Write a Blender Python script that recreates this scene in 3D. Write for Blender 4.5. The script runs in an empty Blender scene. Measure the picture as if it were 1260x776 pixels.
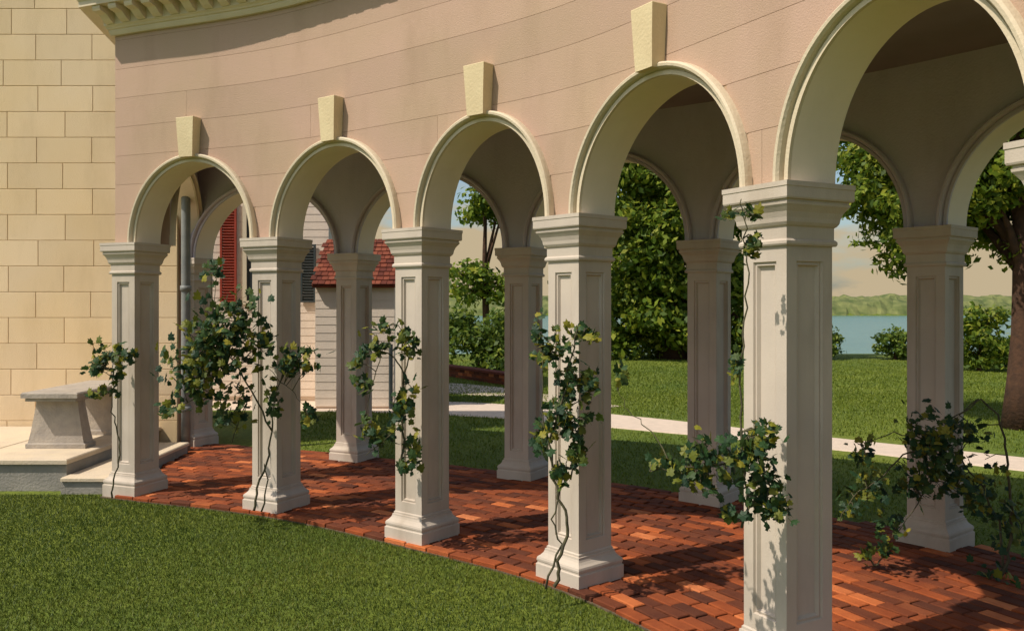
import bpy, math, random
import numpy as np
from mathutils import Vector, Matrix, noise
random.seed(7); rng = np.random.default_rng(7)
R = math.radians
sc = bpy.context.scene
COL = sc.collection

# ------------------------------------------------------------------ camera
EYE = 1.76
F = 1069.0                      # focal length in pixels of a 1260 px wide picture
cd = bpy.data.cameras.new('camera'); cam = bpy.data.objects.new('camera', cd); COL.objects.link(cam)
cam.location = (0, 0, EYE); cam.rotation_euler = (R(90), 0, 0)
cd.sensor_fit = 'HORIZONTAL'; cd.sensor_width = 36; cd.lens = 36*F/1260
cd.shift_y = -(388-372.6)/1260; cd.clip_start = .05; cd.clip_end = 6000
sc.camera = cam

# ------------------------------------------------------------------ sky and sun
SUN_AZ = Vector((-.885, -.465)); SUN_AZ.normalize(); SUN_EL = R(53)
w = bpy.data.worlds.new('World'); sc.world = w; w.use_nodes = True
nt = w.node_tree; N = nt.nodes; L = nt.links
bg = N['Background']; bg.inputs['Strength'].default_value = .132
sky = N.new('ShaderNodeTexSky'); sky.sky_type = 'NISHITA'; sky.sun_disc = False
sky.sun_elevation = SUN_EL; sky.sun_rotation = math.atan2(SUN_AZ.x, SUN_AZ.y)
sky.dust_density = 2.0; sky.ozone_density = 1.0
tint = N.new('ShaderNodeMix'); tint.data_type = 'RGBA'; tint.blend_type = 'MULTIPLY'; tint.inputs[0].default_value = 1
tint.inputs[7].default_value = (.95, .98, .95, 1)
L.new(sky.outputs[0], tint.inputs[6])
tc = N.new('ShaderNodeTexCoord'); mp = N.new('ShaderNodeMapping'); mp.inputs['Scale'].default_value = (1, 1, 3.2)
mp.inputs['Location'].default_value = (.3, .1, .4)
nz = N.new('ShaderNodeTexNoise'); nz.inputs['Scale'].default_value = 4.2; nz.inputs['Detail'].default_value = 7; nz.inputs['Roughness'].default_value = .55
L.new(tc.outputs['Generated'], mp.inputs[0]); L.new(mp.outputs[0], nz.inputs[0])
sep = N.new('ShaderNodeSeparateXYZ'); L.new(tc.outputs['Generated'], sep.inputs[0])
hz = N.new('ShaderNodeMapRange'); hz.inputs[1].default_value = .05; hz.inputs[2].default_value = .12; hz.inputs[3].default_value = .22; hz.inputs[4].default_value = 0
L.new(sep.outputs[2], hz.inputs[0])
ad = N.new('ShaderNodeMath'); ad.operation = 'ADD'; L.new(nz.outputs[0], ad.inputs[0]); L.new(hz.outputs[0], ad.inputs[1])
cr = N.new('ShaderNodeValToRGB'); cr.color_ramp.elements[0].position = .56; cr.color_ramp.elements[1].position = .66
L.new(ad.outputs[0], cr.inputs[0])
cm = N.new('ShaderNodeMix'); cm.data_type = 'RGBA'; cm.inputs[7].default_value = (4.1, 3.3, 2.1, 1)
L.new(cr.outputs[0], cm.inputs[0]); L.new(tint.outputs[2], cm.inputs[6]); L.new(cm.outputs[2], bg.inputs[0])

sd = bpy.data.lights.new('sun', 'SUN'); sd.energy = 4.4; sd.angle = R(.6); sd.color = (1, .91, .79)
so = bpy.data.objects.new('sun', sd); COL.objects.link(so)
to_sun = Vector((SUN_AZ.x*math.cos(SUN_EL), SUN_AZ.y*math.cos(SUN_EL), math.sin(SUN_EL)))
so.rotation_euler = to_sun.to_track_quat('Z', 'Y').to_euler(); so.location = (-20, -12, 25)
vs = sc.view_settings; vs.view_transform = 'Standard'; vs.look = 'None'; vs.exposure = 0; vs.gamma = 1

# ------------------------------------------------------------------ materials
def mat(name, c1, c2=None, scale=6, rough=.8, bump=.0, bscale=60, spec=.3, rand=None, islands=False, c3=None, stain=0):
    m = bpy.data.materials.new(name); m.use_nodes = True
    nt = m.node_tree; N = nt.nodes; L = nt.links; b = N['Principled BSDF']
    b.inputs['Roughness'].default_value = rough; b.inputs['Specular IOR Level'].default_value = spec
    tc = N.new('ShaderNodeTexCoord'); out = None
    geo = N.new('ShaderNodeNewGeometry')
    n1 = N.new('ShaderNodeTexNoise'); n1.inputs['Scale'].default_value = scale; n1.inputs['Detail'].default_value = 6
    L.new(geo.outputs['Position'], n1.inputs[0])
    mx = N.new('ShaderNodeMix'); mx.data_type = 'RGBA'
    mx.inputs[6].default_value = (*c1, 1); mx.inputs[7].default_value = (*(c2 or c1), 1)
    r = N.new('ShaderNodeMapRange'); r.inputs[1].default_value = .32; r.inputs[2].default_value = .68
    L.new(n1.outputs[0], r.inputs[0]); L.new(r.outputs[0], mx.inputs[0]); out = mx.outputs[2]
    if rand:
        oi = N.new('ShaderNodeObjectInfo')
        s = N.new('ShaderNodeMath'); s.operation = 'ADD'; L.new(oi.outputs['Random'], s.inputs[0]); L.new(geo.outputs['Random Per Island'], s.inputs[1])
        fr = N.new('ShaderNodeMath'); fr.operation = 'FRACT'; L.new(s.outputs[0], fr.inputs[0])
        cr = N.new('ShaderNodeValToRGB'); e = cr.color_ramp.elements
        while len(e) < len(rand): e.new(.5)
        for k, (p, c) in enumerate(rand): e[k].position = p; e[k].color = (*c, 1)
        L.new(fr.outputs[0], cr.inputs[0])
        m2 = N.new('ShaderNodeMix'); m2.data_type = 'RGBA'; m2.blend_type = 'MULTIPLY'; m2.inputs[0].default_value = 1
        L.new(out, m2.inputs[6]); L.new(cr.outputs[0], m2.inputs[7]); out = m2.outputs[2]
    if stain:
        n3 = N.new('ShaderNodeTexNoise'); n3.inputs['Scale'].default_value = 1.3; n3.inputs['Detail'].default_value = 8; n3.inputs['Roughness'].default_value = .65
        mp = N.new('ShaderNodeMapping'); mp.inputs['Scale'].default_value = (1.6, 1.6, .5)
        L.new(geo.outputs['Position'], mp.inputs[0]); L.new(mp.outputs[0], n3.inputs[0])
        r3 = N.new('ShaderNodeMapRange'); r3.inputs[1].default_value = .48; r3.inputs[2].default_value = .75; r3.inputs[4].default_value = stain
        L.new(n3.outputs[0], r3.inputs[0])
        m3 = N.new('ShaderNodeMix'); m3.data_type = 'RGBA'; m3.blend_type = 'MULTIPLY'; m3.inputs[7].default_value = (.55, .5, .42, 1)
        L.new(r3.outputs[0], m3.inputs[0]); L.new(out, m3.inputs[6]); out = m3.outputs[2]
    L.new(out, b.inputs['Base Color'])
    if bump:
        n2 = N.new('ShaderNodeTexNoise'); n2.inputs['Scale'].default_value = bscale; n2.inputs['Detail'].default_value = 5
        L.new(geo.outputs['Position'], n2.inputs[0])
        bp = N.new('ShaderNodeBump'); bp.inputs['Strength'].default_value = bump; bp.inputs['Distance'].default_value = .01
        L.new(n2.outputs[0], bp.inputs['Height']); L.new(bp.outputs[0], b.inputs['Normal'])
    return m
def leafmat(name, ramp, trans=.25, tone=(.7, .75, .65), ts=1.2):
    m = mat(name, (1, 1, 1), tone, scale=ts, rough=.55, rand=ramp)
    nt = m.node_tree; b = nt.nodes['Principled BSDF']; src = b.inputs['Base Color'].links[0].from_socket
    t = nt.nodes.new('ShaderNodeBsdfTranslucent'); mx = nt.nodes.new('ShaderNodeMixShader'); mx.inputs[0].default_value = trans
    nt.links.new(src, t.inputs[0]); nt.links.new(b.outputs[0], mx.inputs[1]); nt.links.new(t.outputs[0], mx.inputs[2])
    nt.links.new(mx.outputs[0], nt.nodes['Material Output'].inputs[0]); return m
one = lambda a: [(0, (a,)*3), (.5, (1, 1, 1)), (1, (a*1.03,)*3)]
M = dict(
 facade=mat('pink_buff_paint', (.46, .325, .22), (.50, .335, .25), 1.5, .75, .3, 130, rand=one(.9), stain=.35),
 mansion=mat('cream_sanded_paint', (.76, .57, .33), (.78, .61, .40), .9, .85, .5, 110, rand=one(.88), stain=.3),
 joint=mat('joint_buff_paint', (.50, .35, .23), (.46, .31, .20), 5, .9),  # buff backing near the facade colour, seen between boards and blocks
 pier=mat('warm_white_pier_paint', (.57, .49, .40), (.50, .43, .36), 3, .7, .16, 140, stain=.6),
 trim=mat('cream_trim_paint', (.66, .56, .40), (.60, .51, .37), 3, .7, .25, 60, stain=.3),
 soffit=mat('lit_look_soffit_paint', (.84, .74, .60), (.80, .70, .56), 3, .7, .15, 90, stain=.2),  # trim cream lightened so the shaded arch undersides look lit
 key=mat('yellow_cream_keystone', (.68, .56, .34), (.62, .5, .30), 5, .75, .3, 60, stain=.2),
 inner=mat('shade_tinted_plaster', (.50, .455, .52), (.56, .51, .57), 2, .85, .4, 60, stain=.3),  # mauve-grey puts the purplish tone of interior shade into the plaster colour
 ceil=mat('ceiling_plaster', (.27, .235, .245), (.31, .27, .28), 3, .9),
 brick=mat('fired_brick', (1, .9, .85), (.75, .62, .6), 9, .85, .7, 120, rand=[(0, (.10, .032, .014)), (.4, (.20, .055, .018)), (.68, (.34, .088, .022)), (.82, (.15, .048, .02)), (.92, (.52, .15, .04)), (1, (.64, .24, .09))]),
 bed=mat('sand_joint_bed', (.17, .12, .08), (.10, .07, .045), 20, 1),
 stone=mat('pale_grey_stone', (.50, .42, .32), (.40, .35, .29), 5, .85, .6, 50, stain=.4),
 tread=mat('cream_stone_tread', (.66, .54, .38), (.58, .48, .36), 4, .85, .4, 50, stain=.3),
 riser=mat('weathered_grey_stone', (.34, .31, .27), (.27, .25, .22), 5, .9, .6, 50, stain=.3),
 benchm=mat('grey_carved_stone', (.44, .38, .31), (.33, .29, .25), 8, .85, .6, 50, stain=.4),
 path=mat('pale_gravel_path', (.66, .53, .42), (.58, .47, .37), 8, .95, .6, 60),
 lead=mat('blue_grey_lead', (.23, .24, .23), (.17, .18, .18), 6, .5, .2, 30),
 white=mat('pinkish_white_clapboard', (.80, .68, .56), (.76, .65, .54), 3, .8, .3, 40, rand=one(.92), stain=.25),
 whitetrim=mat('white_window_trim', (.68, .58, .42), None, 3, .7),
 shutter=mat('red_brown_louvre_paint', (.36, .055, .03), (.28, .045, .025), 6, .6),
 dark=mat('dark_blue_green_paint', (.035, .05, .055), (.05, .06, .06), 6, .6),
 shingle=mat('red_brown_shingle', (1, .9, .85), (.7, .65, .6), 7, .9, .4, 60, rand=[(0, (.11, .03, .02)), (.5, (.19, .05, .028)), (1, (.26, .08, .045))]),
 bark=mat('brown_bark', (.09, .045, .025), (.05, .028, .018), 12, .95, 1, 25),
 vinebark=mat('grey_green_vine_stem', (.11, .10, .05), (.06, .055, .035), 20, .9, .5, 60),
 leaf=leafmat('tree_leaves', [(0, (.06, .11, .015)), (.35, (.14, .22, .025)), (.7, (.27, .34, .035)), (1, (.42, .42, .05))], .45),
 leafd=leafmat('shrub_leaves', [(0, (.07, .12, .025)), (.6, (.14, .22, .03)), (1, (.28, .32, .04))], .4),
 vine=leafmat('vine_leaves', [(0, (.018, .05, .025)), (.45, (.035, .085, .025)), (.7, (.075, .11, .02)), (.88, (.22, .22, .02)), (1, (.30, .26, .03))]),
 blade=leafmat('grass_blades', [(0, (.06, .095, .012)), (.6, (.12, .15, .016)), (1, (.22, .21, .022))], .15, (.42, .62, .55), .38),
 bladefar=leafmat('far_grass_blades', [(0, (.10, .15, .014)), (.6, (.16, .21, .018)), (1, (.22, .25, .025))], .2),
 woods=mat('far_woods', (.07, .10, .03), (.19, .20, .07), .09, 1),
)
def glass():
    m = bpy.data.materials.new('window_glass'); m.use_nodes = True; b = m.node_tree.nodes['Principled BSDF']
    b.inputs['Base Color'].default_value = (.03, .04, .045, 1); b.inputs['Roughness'].default_value = .08; return m
M['glass'] = glass()
def water():
    m = mat('river_water', (.07, .16, .125), (.10, .20, .155), .02, .22, 0)
    nt = m.node_tree; N = nt.nodes; n = N.new('ShaderNodeTexNoise'); n.inputs['Scale'].default_value = 1.2; g = N.new('ShaderNodeNewGeometry')
    mp = N.new('ShaderNodeMapping'); mp.inputs['Scale'].default_value = (.15, .5, 1); nt.links.new(g.outputs['Position'], mp.inputs[0]); nt.links.new(mp.outputs[0], n.inputs[0])
    bp = N.new('ShaderNodeBump'); bp.inputs['Strength'].default_value = .6; bp.inputs['Distance'].default_value = .4
    nt.links.new(n.outputs[0], bp.inputs['Height']); nt.links.new(bp.outputs[0], N['Principled BSDF'].inputs['Normal']); return m
M['water'] = water()
def lawn():
    m = mat('mown_lawn', (.075, .12, .014), (.16, .19, .02), .35, .95, .8, 40)
    nt = m.node_tree; N = nt.nodes; L = nt.links; b = N['Principled BSDF']; src = b.inputs['Base Color'].links[0].from_socket
    g = N.new('ShaderNodeNewGeometry'); n = N.new('ShaderNodeTexNoise'); n.inputs['Scale'].default_value = 22; n.inputs['Detail'].default_value = 6; L.new(g.outputs['Position'], n.inputs[0])
    r = N.new('ShaderNodeMapRange'); r.inputs[1].default_value = .3; r.inputs[2].default_value = .7; r.inputs[3].default_value = .6; r.inputs[4].default_value = 1.25; L.new(n.outputs[0], r.inputs[0])
    mx = N.new('ShaderNodeMix'); mx.data_type = 'RGBA'; mx.blend_type = 'MULTIPLY'; mx.inputs[0].default_value = 1
    L.new(src, mx.inputs[6]); L.new(r.outputs[0], mx.inputs[7]); L.new(mx.outputs[2], b.inputs['Base Color']); return m
M['lawn'] = lawn()

# ------------------------------------------------------------------ mesh helpers
class MB:
    def __init__(s): s.v = []; s.f = []; s.m = []
    def add(s, vs, fs, mi=0):
        o = len(s.v); s.v += [tuple(v) for v in vs]; s.f += [tuple(i+o for i in f) for f in fs]; s.m += [mi]*len(fs)
    def box(s, c, size, ax=None, mi=0, top=1.0):
        ax = ax or (Vector((1, 0, 0)), Vector((0, 1, 0)), Vector((0, 0, 1))); c = Vector(c); vs = []
        for k in (-1, 1):
            t = top if k > 0 else 1
            for i, j in ((-1, -1), (1, -1), (1, 1), (-1, 1)):
                vs.append(c + ax[0]*i*size[0]/2*t + ax[1]*j*size[1]/2*t + ax[2]*k*size[2]/2)
        s.add(vs, [(3, 2, 1, 0), (4, 5, 6, 7), (0, 1, 5, 4), (1, 2, 6, 5), (2, 3, 7, 6), (3, 0, 4, 7)], mi)
    def hexa(s, p, mi=0):                        # 8 points: bottom 4 then top 4
        s.add(p, [(3, 2, 1, 0), (4, 5, 6, 7), (0, 1, 5, 4), (1, 2, 6, 5), (2, 3, 7, 6), (3, 0, 4, 7)], mi)
    def bevbox(s, c, size, b=.004, ax=None, mi=0):
        ax = ax or (Vector((1, 0, 0)), Vector((0, 1, 0)), Vector((0, 0, 1))); c = Vector(c); vs = []
        X, Y, Z = (q/2 for q in size)
        for z, e in ((-Z, 0), (Z-b, 0), (Z, b)):
            for i, j in ((-1, -1), (1, -1), (1, 1), (-1, 1)):
                vs.append(c + ax[0]*i*(X-e) + ax[1]*j*(Y-e) + ax[2]*z)
        fs = [(8, 9, 10, 11)]
        for r in (0, 4):
            for k in range(4): fs.append((r+k, r+(k+1) % 4, r+4+(k+1) % 4, r+4+k))
        s.add(vs, fs, mi)
    def tube(s, pts, rad, n=6, cap=True, mi=0):
        pts = [Vector(p) for p in pts]; vs = []
        for i, p in enumerate(pts):
            t = (pts[min(i+1, len(pts)-1)]-pts[max(i-1, 0)]); t = t.normalized() if t.length > 0 else Vector((0, 0, 1))
            a = t.cross(Vector((.31, .95, .1))).normalized(); b = t.cross(a); r = rad[i] if hasattr(rad, '__len__') else rad
            for k in range(n):
                an = 2*math.pi*k/n; vs.append(p + a*r*math.cos(an) + b*r*math.sin(an))
        fs = [(i*n+k, i*n+(k+1) % n, (i+1)*n+(k+1) % n, (i+1)*n+k) for i in range(len(pts)-1) for k in range(n)]
        if cap: fs += [tuple(range(n))[::-1], tuple((len(pts)-1)*n+k for k in range(n))]
        s.add(vs, fs, mi)
    def build(s, name, mats, parent=None, smooth=False):
        me = bpy.data.meshes.new(name); me.from_pydata(s.v, [], s.f)
        for m in (mats if isinstance(mats, (list, tuple)) else [mats]): me.materials.append(m)
        if isinstance(mats, (list, tuple)) and len(mats) > 1: me.polygons.foreach_set('material_index', s.m)
        if smooth: me.polygons.foreach_set('use_smooth', [True]*len(me.polygons))
        me.update(); return link(name, me, parent)
def link(name, me, parent=None, loc=None, rot=None, scale=None):
    o = bpy.data.objects.new(name, me); COL.objects.link(o)
    if parent: o.parent = parent
    if loc is not None: o.location = loc
    if rot is not None: o.rotation_euler = rot
    if scale is not None: o.scale = scale
    return o
def tag(o, label=None, cat=None, group=None, kind=None):
    for k, v in (('label', label), ('category', cat), ('group', group), ('kind', kind)):
        if v: o[k] = v
    return o
def thing(name, label, cat, group=None): return tag(link(name, None), label, cat, group)
def px(u, v, y): return Vector(((u-630)*y/F, y, EYE-(v-372.6)*y/F))
def fixnormals(o):
    import bmesh
    bm = bmesh.new(); bm.from_mesh(o.data); bmesh.ops.recalc_face_normals(bm, faces=bm.faces); bm.to_mesh(o.data); bm.free()

# ------------------------------------------------------------------ plan curves
class Path:
    """smooth plan curve by arc length; pos(s), tan(s), nrm(s) = to the back, at(s,d,z)"""
    def __init__(s, pts, straight=False):
        P = [Vector(p) for p in pts]; out = []
        if straight or len(P) == 2: out = [P[0].lerp(P[-1], k/40) for k in range(41)]
        else:
            Q = [P[0]*2-P[1]] + P + [P[-1]*2-P[-2]]
            for i in range(1, len(Q)-2):
                for k in range(24):
                    t = k/24; a, b, c, d = Q[i-1:i+3]
                    out.append(.5*((2*b)+(c-a)*t+(2*a-5*b+4*c-d)*t*t+(3*b-a-3*c+d)*t**3))
            out.append(P[-1])
        A = np.array([[p.x, p.y] for p in out])
        if not (straight or len(P) == 2):
            for _ in range(14): A[1:-1] = (A[:-2]+2*A[1:-1]+A[2:])/4
        s.A = A; seg = np.hypot(*np.diff(A, axis=0).T); s.S = np.concatenate([[0], np.cumsum(seg)]); s.len = s.S[-1]
    def pos(s, t):
        if t < 0: d = s.tan(0); return Vector(s.A[0]) + d*t
        if t > s.len: d = s.tan(s.len); return Vector(s.A[-1]) + d*(t-s.len)
        return Vector((float(np.interp(t, s.S, s.A[:, 0])), float(np.interp(t, s.S, s.A[:, 1]))))
    def tan(s, t):
        t = min(max(t, 0), s.len); e = .12; a = max(t-e, 0); b = min(t+e, s.len)
        q = Vector((float(np.interp(b, s.S, s.A[:, 0])-np.interp(a, s.S, s.A[:, 0])), float(np.interp(b, s.S, s.A[:, 1])-np.interp(a, s.S, s.A[:, 1]))))
        return q.normalized()
    def nrm(s, t): q = s.tan(t); return Vector((-q.y, q.x))
    def at(s, t, d, z): p = s.pos(t) + s.nrm(t)*d; return Vector((p.x, p.y, z))
    def near(s, p):
        d = np.hypot(s.A[:, 0]-p[0], s.A[:, 1]-p[1]); return float(s.S[int(d.argmin())])

H = 2.30; OV = .072; WP = .27; TP = .29
def corner(u, vb, vt):      # measured capital/base corner: height in px gives depth
    h = vb-vt; return Vector(((u-630)/h*H, F*H/h))
CF = [corner(165, 617, 298), corner(340.5, 636, 289), corner(519, 677, 277), corner(711, 735, 262), corner(969, 868, 221)]
CF += [Vector((1.815, 2.56)), Vector((2.22, 1.05))]
CB = [Vector((-3.79, 10.36)), Vector((-1.66, 9.36)), Vector((.185, 8.36)), Vector((1.75, 7.30)), Vector((3.02, 5.98)), Vector((4.0, 4.45)), Vector((4.75, 2.8))]
def shaft_curve(C):
    Q = []
    for i, c in enumerate(C):
        a = C[max(i-1, 0)]; b = C[min(i+1, len(C)-1)]; r = (b-a).normalized(); n = Vector((-r.y, r.x)); Q.append(c - r*OV + n*OV)
    P = Path(Q); return P, [P.near(q) if 0 < i < len(Q)-1 else (0 if i == 0 else P.len) for i, q in enumerate(Q)]
PF, SF = shaft_curve(CF); PB, SB = shaft_curve(CB)
print('front spacing', [round(b-a, 2) for a, b in zip(SF, SF[1:])], 'back', [round(b-a, 2) for a, b in zip(SB, SB[1:])])
WALLTOP = 4.18; CEIL = 3.48; CROWN = 2.985

colon = thing('colonnade', 'curved white arched colonnade with panelled square piers, keystones and a brick floor under it', 'colonnade')

# ------------------------------------------------------------------ piers (shaft > capital, base)
def square_loft(prof, w, t, closed=True):   # prof: (overhang, z)
    mb = MB(); vs = []
    for e, z in prof:
        for i, j in ((-1, -1), (1, -1), (1, 1), (-1, 1)): vs.append((i*(w/2+e), j*(t/2+e), z))
    fs = [(r*4+k, r*4+(k+1) % 4, r*4+4+(k+1) % 4, r*4+4+k) for r in range(len(prof)-1) for k in range(4)]
    n = len(prof)-1; fs += [(3, 2, 1, 0), (n*4, n*4+1, n*4+2, n*4+3)]
    mb.add(vs, fs); return mb
ZB, ZC = .235, 2.02
def shaft_mb():
    mb = MB()
    for ang, w, t in ((0, WP, TP), (90, TP, WP), (180, WP, TP), (270, TP, WP)):
        rot = Matrix.Rotation(R(ang), 3, 'Z'); y = -t/2; x = w/2
        rings = [(x, ZB-.02, ZC+.02, 0), (x-.062, ZB+.07, ZC-.07, 0), (x-.066, ZB+.074, ZC-.074, .012), (x-.078, ZB+.086, ZC-.086, .008), (x-.086, ZB+.094, ZC-.094, .026)]
        vs = []
        for xx, a, b, d in rings:
            for p in ((-xx, a), (xx, a), (xx, b), (-xx, b)): vs.append(rot @ Vector((p[0], y+d, p[1])))
        fs = [(r*4+k, r*4+(k+1) % 4, r*4+4+(k+1) % 4, r*4+4+k) for r in range(len(rings)-1) for k in range(4)] + [tuple(range(len(rings)*4-4, len(rings)*4))]
        mb.add(vs, fs)
    return mb
cap_prof = [(-.004, ZC), (.016, ZC), (.022, ZC+.008), (.022, ZC+.02), (.014, ZC+.028), (.008, ZC+.03), (.008, ZC+.085), (.02, ZC+.092), (.03, ZC+.105), (.034, ZC+.125), (.045, ZC+.15), (.062, ZC+.17), (.072, ZC+.18), (.074, ZC+.19), (.068, ZC+.192), (.068, ZC+.2), (.086, ZC+.203), (.09, ZC+.21), (.09, ZC+.255), (.094, ZC+.258), (.094, H)]
base_prof = [(.09, 0), (.09, .13), (.088, .134), (.078, .138), (.078, .148), (.084, .155), (.085, .168), (.078, .182), (.055, .196), (.036, .212), (.026, .228), (.024, .242), (.012, .244), (.012, .258), (-.004, .27)]
base_prof = [(e*.62 if e > 0 else e, z*.87) for e, z in base_prof]
cap_prof = [(e*.77 if e > 0 else e, z) for e, z in cap_prof]
sm = shaft_mb().build('pier', M['pier'], colon); capm = square_loft(cap_prof, WP, TP).build('capital', M['pier'], sm); basem = square_loft(base_prof, WP, TP).build('base', M['pier'], sm)
def set_pier(o, P, s):
    r = P.tan(s-WP/2); c = P.pos(s-WP/2) + P.nrm(s-WP/2)*(TP/2); o.location = (c.x, c.y, 0); o.rotation_euler = (0, 0, math.atan2(r.y, r.x))
def copy_pier():
    o = sm.copy(); COL.objects.link(o); o.parent = colon
    for ch in (capm, basem): q = ch.copy(); COL.objects.link(q); q.parent = o
    return o
first = True; PIERS = []
for P, S in ((PF, SF), (PB, SB)):
    for s in S:
        o = sm if first else copy_pier(); first = False; set_pier(o, P, s); PIERS.append(o)

# ------------------------------------------------------------------ arched walls
def arches_of(S, crown):
    out = []
    for a, b in zip(S, S[1:]):
        h = (b-a-.305)/2; out.append(((a+b-WP)/2, h, crown-H if crown else h*1.0))
    return out
def bottom_z(s, arches, e=0.0, z0=H):
    for c, a, b in arches:
        x = (s-c)/(a+e)
        if abs(x) < 1: return z0 + (b+e)*math.sqrt(1-x*x)
    return z0
LIN = .02
def wall(P, s0, s1, arches, d0, d1, name, ztop, mats):
    ss = {s0, s1}
    for c, a, b in arches:
        for k in range(37):
            q = c-(a+LIN)*math.cos(math.pi*k/36)
            if s0 < q < s1: ss.add(q)
    k = s0
    while k < s1: ss.add(k); k += .2
    ss = sorted(ss); mb = MB()
    for a, b in zip(ss, ss[1:]):
        if b-a < 1e-5: continue
        za, zb = bottom_z(a, arches, LIN), bottom_z(b, arches, LIN)
        p = [P.at(a, d0, za), P.at(b, d0, zb), P.at(b, d1, zb), P.at(a, d1, za), P.at(a, d0, ztop), P.at(b, d0, ztop), P.at(b, d1, ztop), P.at(a, d1, ztop)]
        mb.add([p[0], p[1], p[5], p[4]], [(0, 1, 2, 3)], 0); mb.add([p[2], p[3], p[7], p[6]], [(0, 1, 2, 3)], 1)
        mb.add([p[0], p[3], p[2], p[1]], [(0, 1, 2, 3)], 1); mb.add([p[4], p[5], p[6], p[7]], [(0, 1, 2, 3)], 1)
        if a == ss[0]: mb.add([p[3], p[0], p[4], p[7]], [(0, 1, 2, 3)], 0)
        if b == ss[-1]: mb.add([p[1], p[2], p[6], p[5]], [(0, 1, 2, 3)], 0)
    return mb.build(name, mats, colon)
def ring(P, arch, prof, name, m, parent, z0=H, n=44):
    c, a, b = arch; mb = MB(); vs = []; K = len(prof)
    for i in range(n+1):
        ph = math.pi*(1-i/n)
        for e, d in prof: vs.append(P.at(c+(a+e)*math.cos(ph), d, z0+(b+e)*math.sin(ph)+.001))
    fs = [(i*K+k, i*K+(k+1) % K, (i+1)*K+(k+1) % K, (i+1)*K+k) for i in range(n) for k in range(K)]
    fs += [tuple(range(K)), tuple(n*K+k for k in range(K))[::-1]]
    mb.add(vs, fs); o = mb.build(name, m, parent); fixnormals(o); return o
ARCHV = [(.0, .004), (.0, -.016), (.022, -.016), (.024, -.008), (.03, -.008), (.033, -.036), (.042, -.05), (.056, -.052), (.066, -.042), (.068, -.026), (.068, .004)]
def dress(P, arches, t, outer, skip_key=False, par=None):
    for ar in arches:
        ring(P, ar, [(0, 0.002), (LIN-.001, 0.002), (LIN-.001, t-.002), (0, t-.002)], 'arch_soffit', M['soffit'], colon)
        ring(P, ar, ARCHV, 'archivolt', M['trim'] if outer else M['inner'], colon)
        if not skip_key:
            c, a, b = ar; zb, zt = H+b+.035, H+b+.375; mb = MB(); pr = .085
            vs = []
            for z, wd, dd in ((zb, .145, pr), (zb+.17, .165, pr+.008), (zt-.004, .186, pr+.014), (zt, .182, pr+.012)):
                vs += [P.at(c-wd/2, -dd, z), P.at(c+wd/2, -dd, z), P.at(c+wd/2, .0, z), P.at(c-wd/2, .0, z)]
            fs = [(r*4+k, r*4+(k+1) % 4, r*4+4+(k+1) % 4, r*4+4+k) for r in range(3) for k in range(4)] + [(3, 2, 1, 0), (12, 13, 14, 15)]
            mb.add(vs, fs); mb.build('keystone', M['key'], colon)
def boards(P, s0, s1, arches, d, parent, m, ztop, h=.262, length=6.3, zstart=H+.004):
    z = zstart; row = 0
    while z < ztop-.02:
        zt = min(z+h, ztop); x = s0 - (row*1.37) % length
        while x < s1:
            a, b = max(x, s0), min(x+length, s1); x += length
            if b-a < .08: continue
            cuts = sorted({a+.001, b-.001} | {a+(b-a)*k/max(2, int((b-a)/.045)) for k in range(1, int((b-a)/.045))}); cur = []; groups = []
            for q in cuts:
                zb = max(z, bottom_z(q, arches, .05))
                inarch = any(abs(q-c) < aa+.05 for c, aa, bb in arches)
                if zb < zt-.012: cur.append((q, zb))
                else:
                    if len(cur) > 1: groups.append(cur)
                    cur = []
            if len(cur) > 1: groups.append(cur)
            for g in groups:
                mb = MB(); G = .004; vs = []; n = len(g)
                for q, zb in g: vs += [P.at(q, 0, zb+.001), P.at(q, -d, zb+.001), P.at(q, -d, zt-.0015), P.at(q, 0, zt-.001)]
                fs = [(i*4+k, (i+1)*4+k, (i+1)*4+k+1, i*4+k+1) for i in range(n-1) for k in range(3)] + [(0, 1, 2, 3), (n*4-1, n*4-2, n*4-3, n*4-4)]
                mb.add(vs, [f[::-1] for f in fs]); mb.build('wall_board', m, parent)
        z += h; row += 1
AF = arches_of(SF, CROWN); AB = arches_of(SB, None); AB = [(c, a, min(b, .79)) for c, a, b in AB]
fs0 = SF[0]-WP+.03
fw = wall(PF, fs0, SF[-1]+.3, AF, .012, TP, 'front_wall', WALLTOP+.05, [M['joint'], M['inner']])
boards(PF, fs0, SF[-1]+.3, AF, -.012+.014, fw, M['facade'], WALLTOP) if False else None
class Shift:                                     # a path moved back by d
    def __init__(s, P, d): s.P = P; s.d = d; s.pos = P.pos; s.tan = P.tan; s.nrm = P.nrm
    def at(s, t, d, z): return s.P.at(t, d+s.d, z)
boards(Shift(PF, .012), fs0, SF[-1]+.3, AF, .004, fw, M['facade'], WALLTOP)
dress(Shift(PF, .004), AF, TP, True)
rw = wall(PB, SB[0]-WP+.0, SB[-1]+.3, AB, 0, TP, 'rear_wall', 3.66, [M['inner'], M['facade']])
dress(PB, AB, TP, False, skip_key=True)
# end wall between first front pier and first rear pier, straight, with its own arch
e0 = PF.at(SF[0]-WP+.03, TP+.003, 0); e1 = PB.at(SB[0]-WP+.0, -.003, 0)
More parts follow.
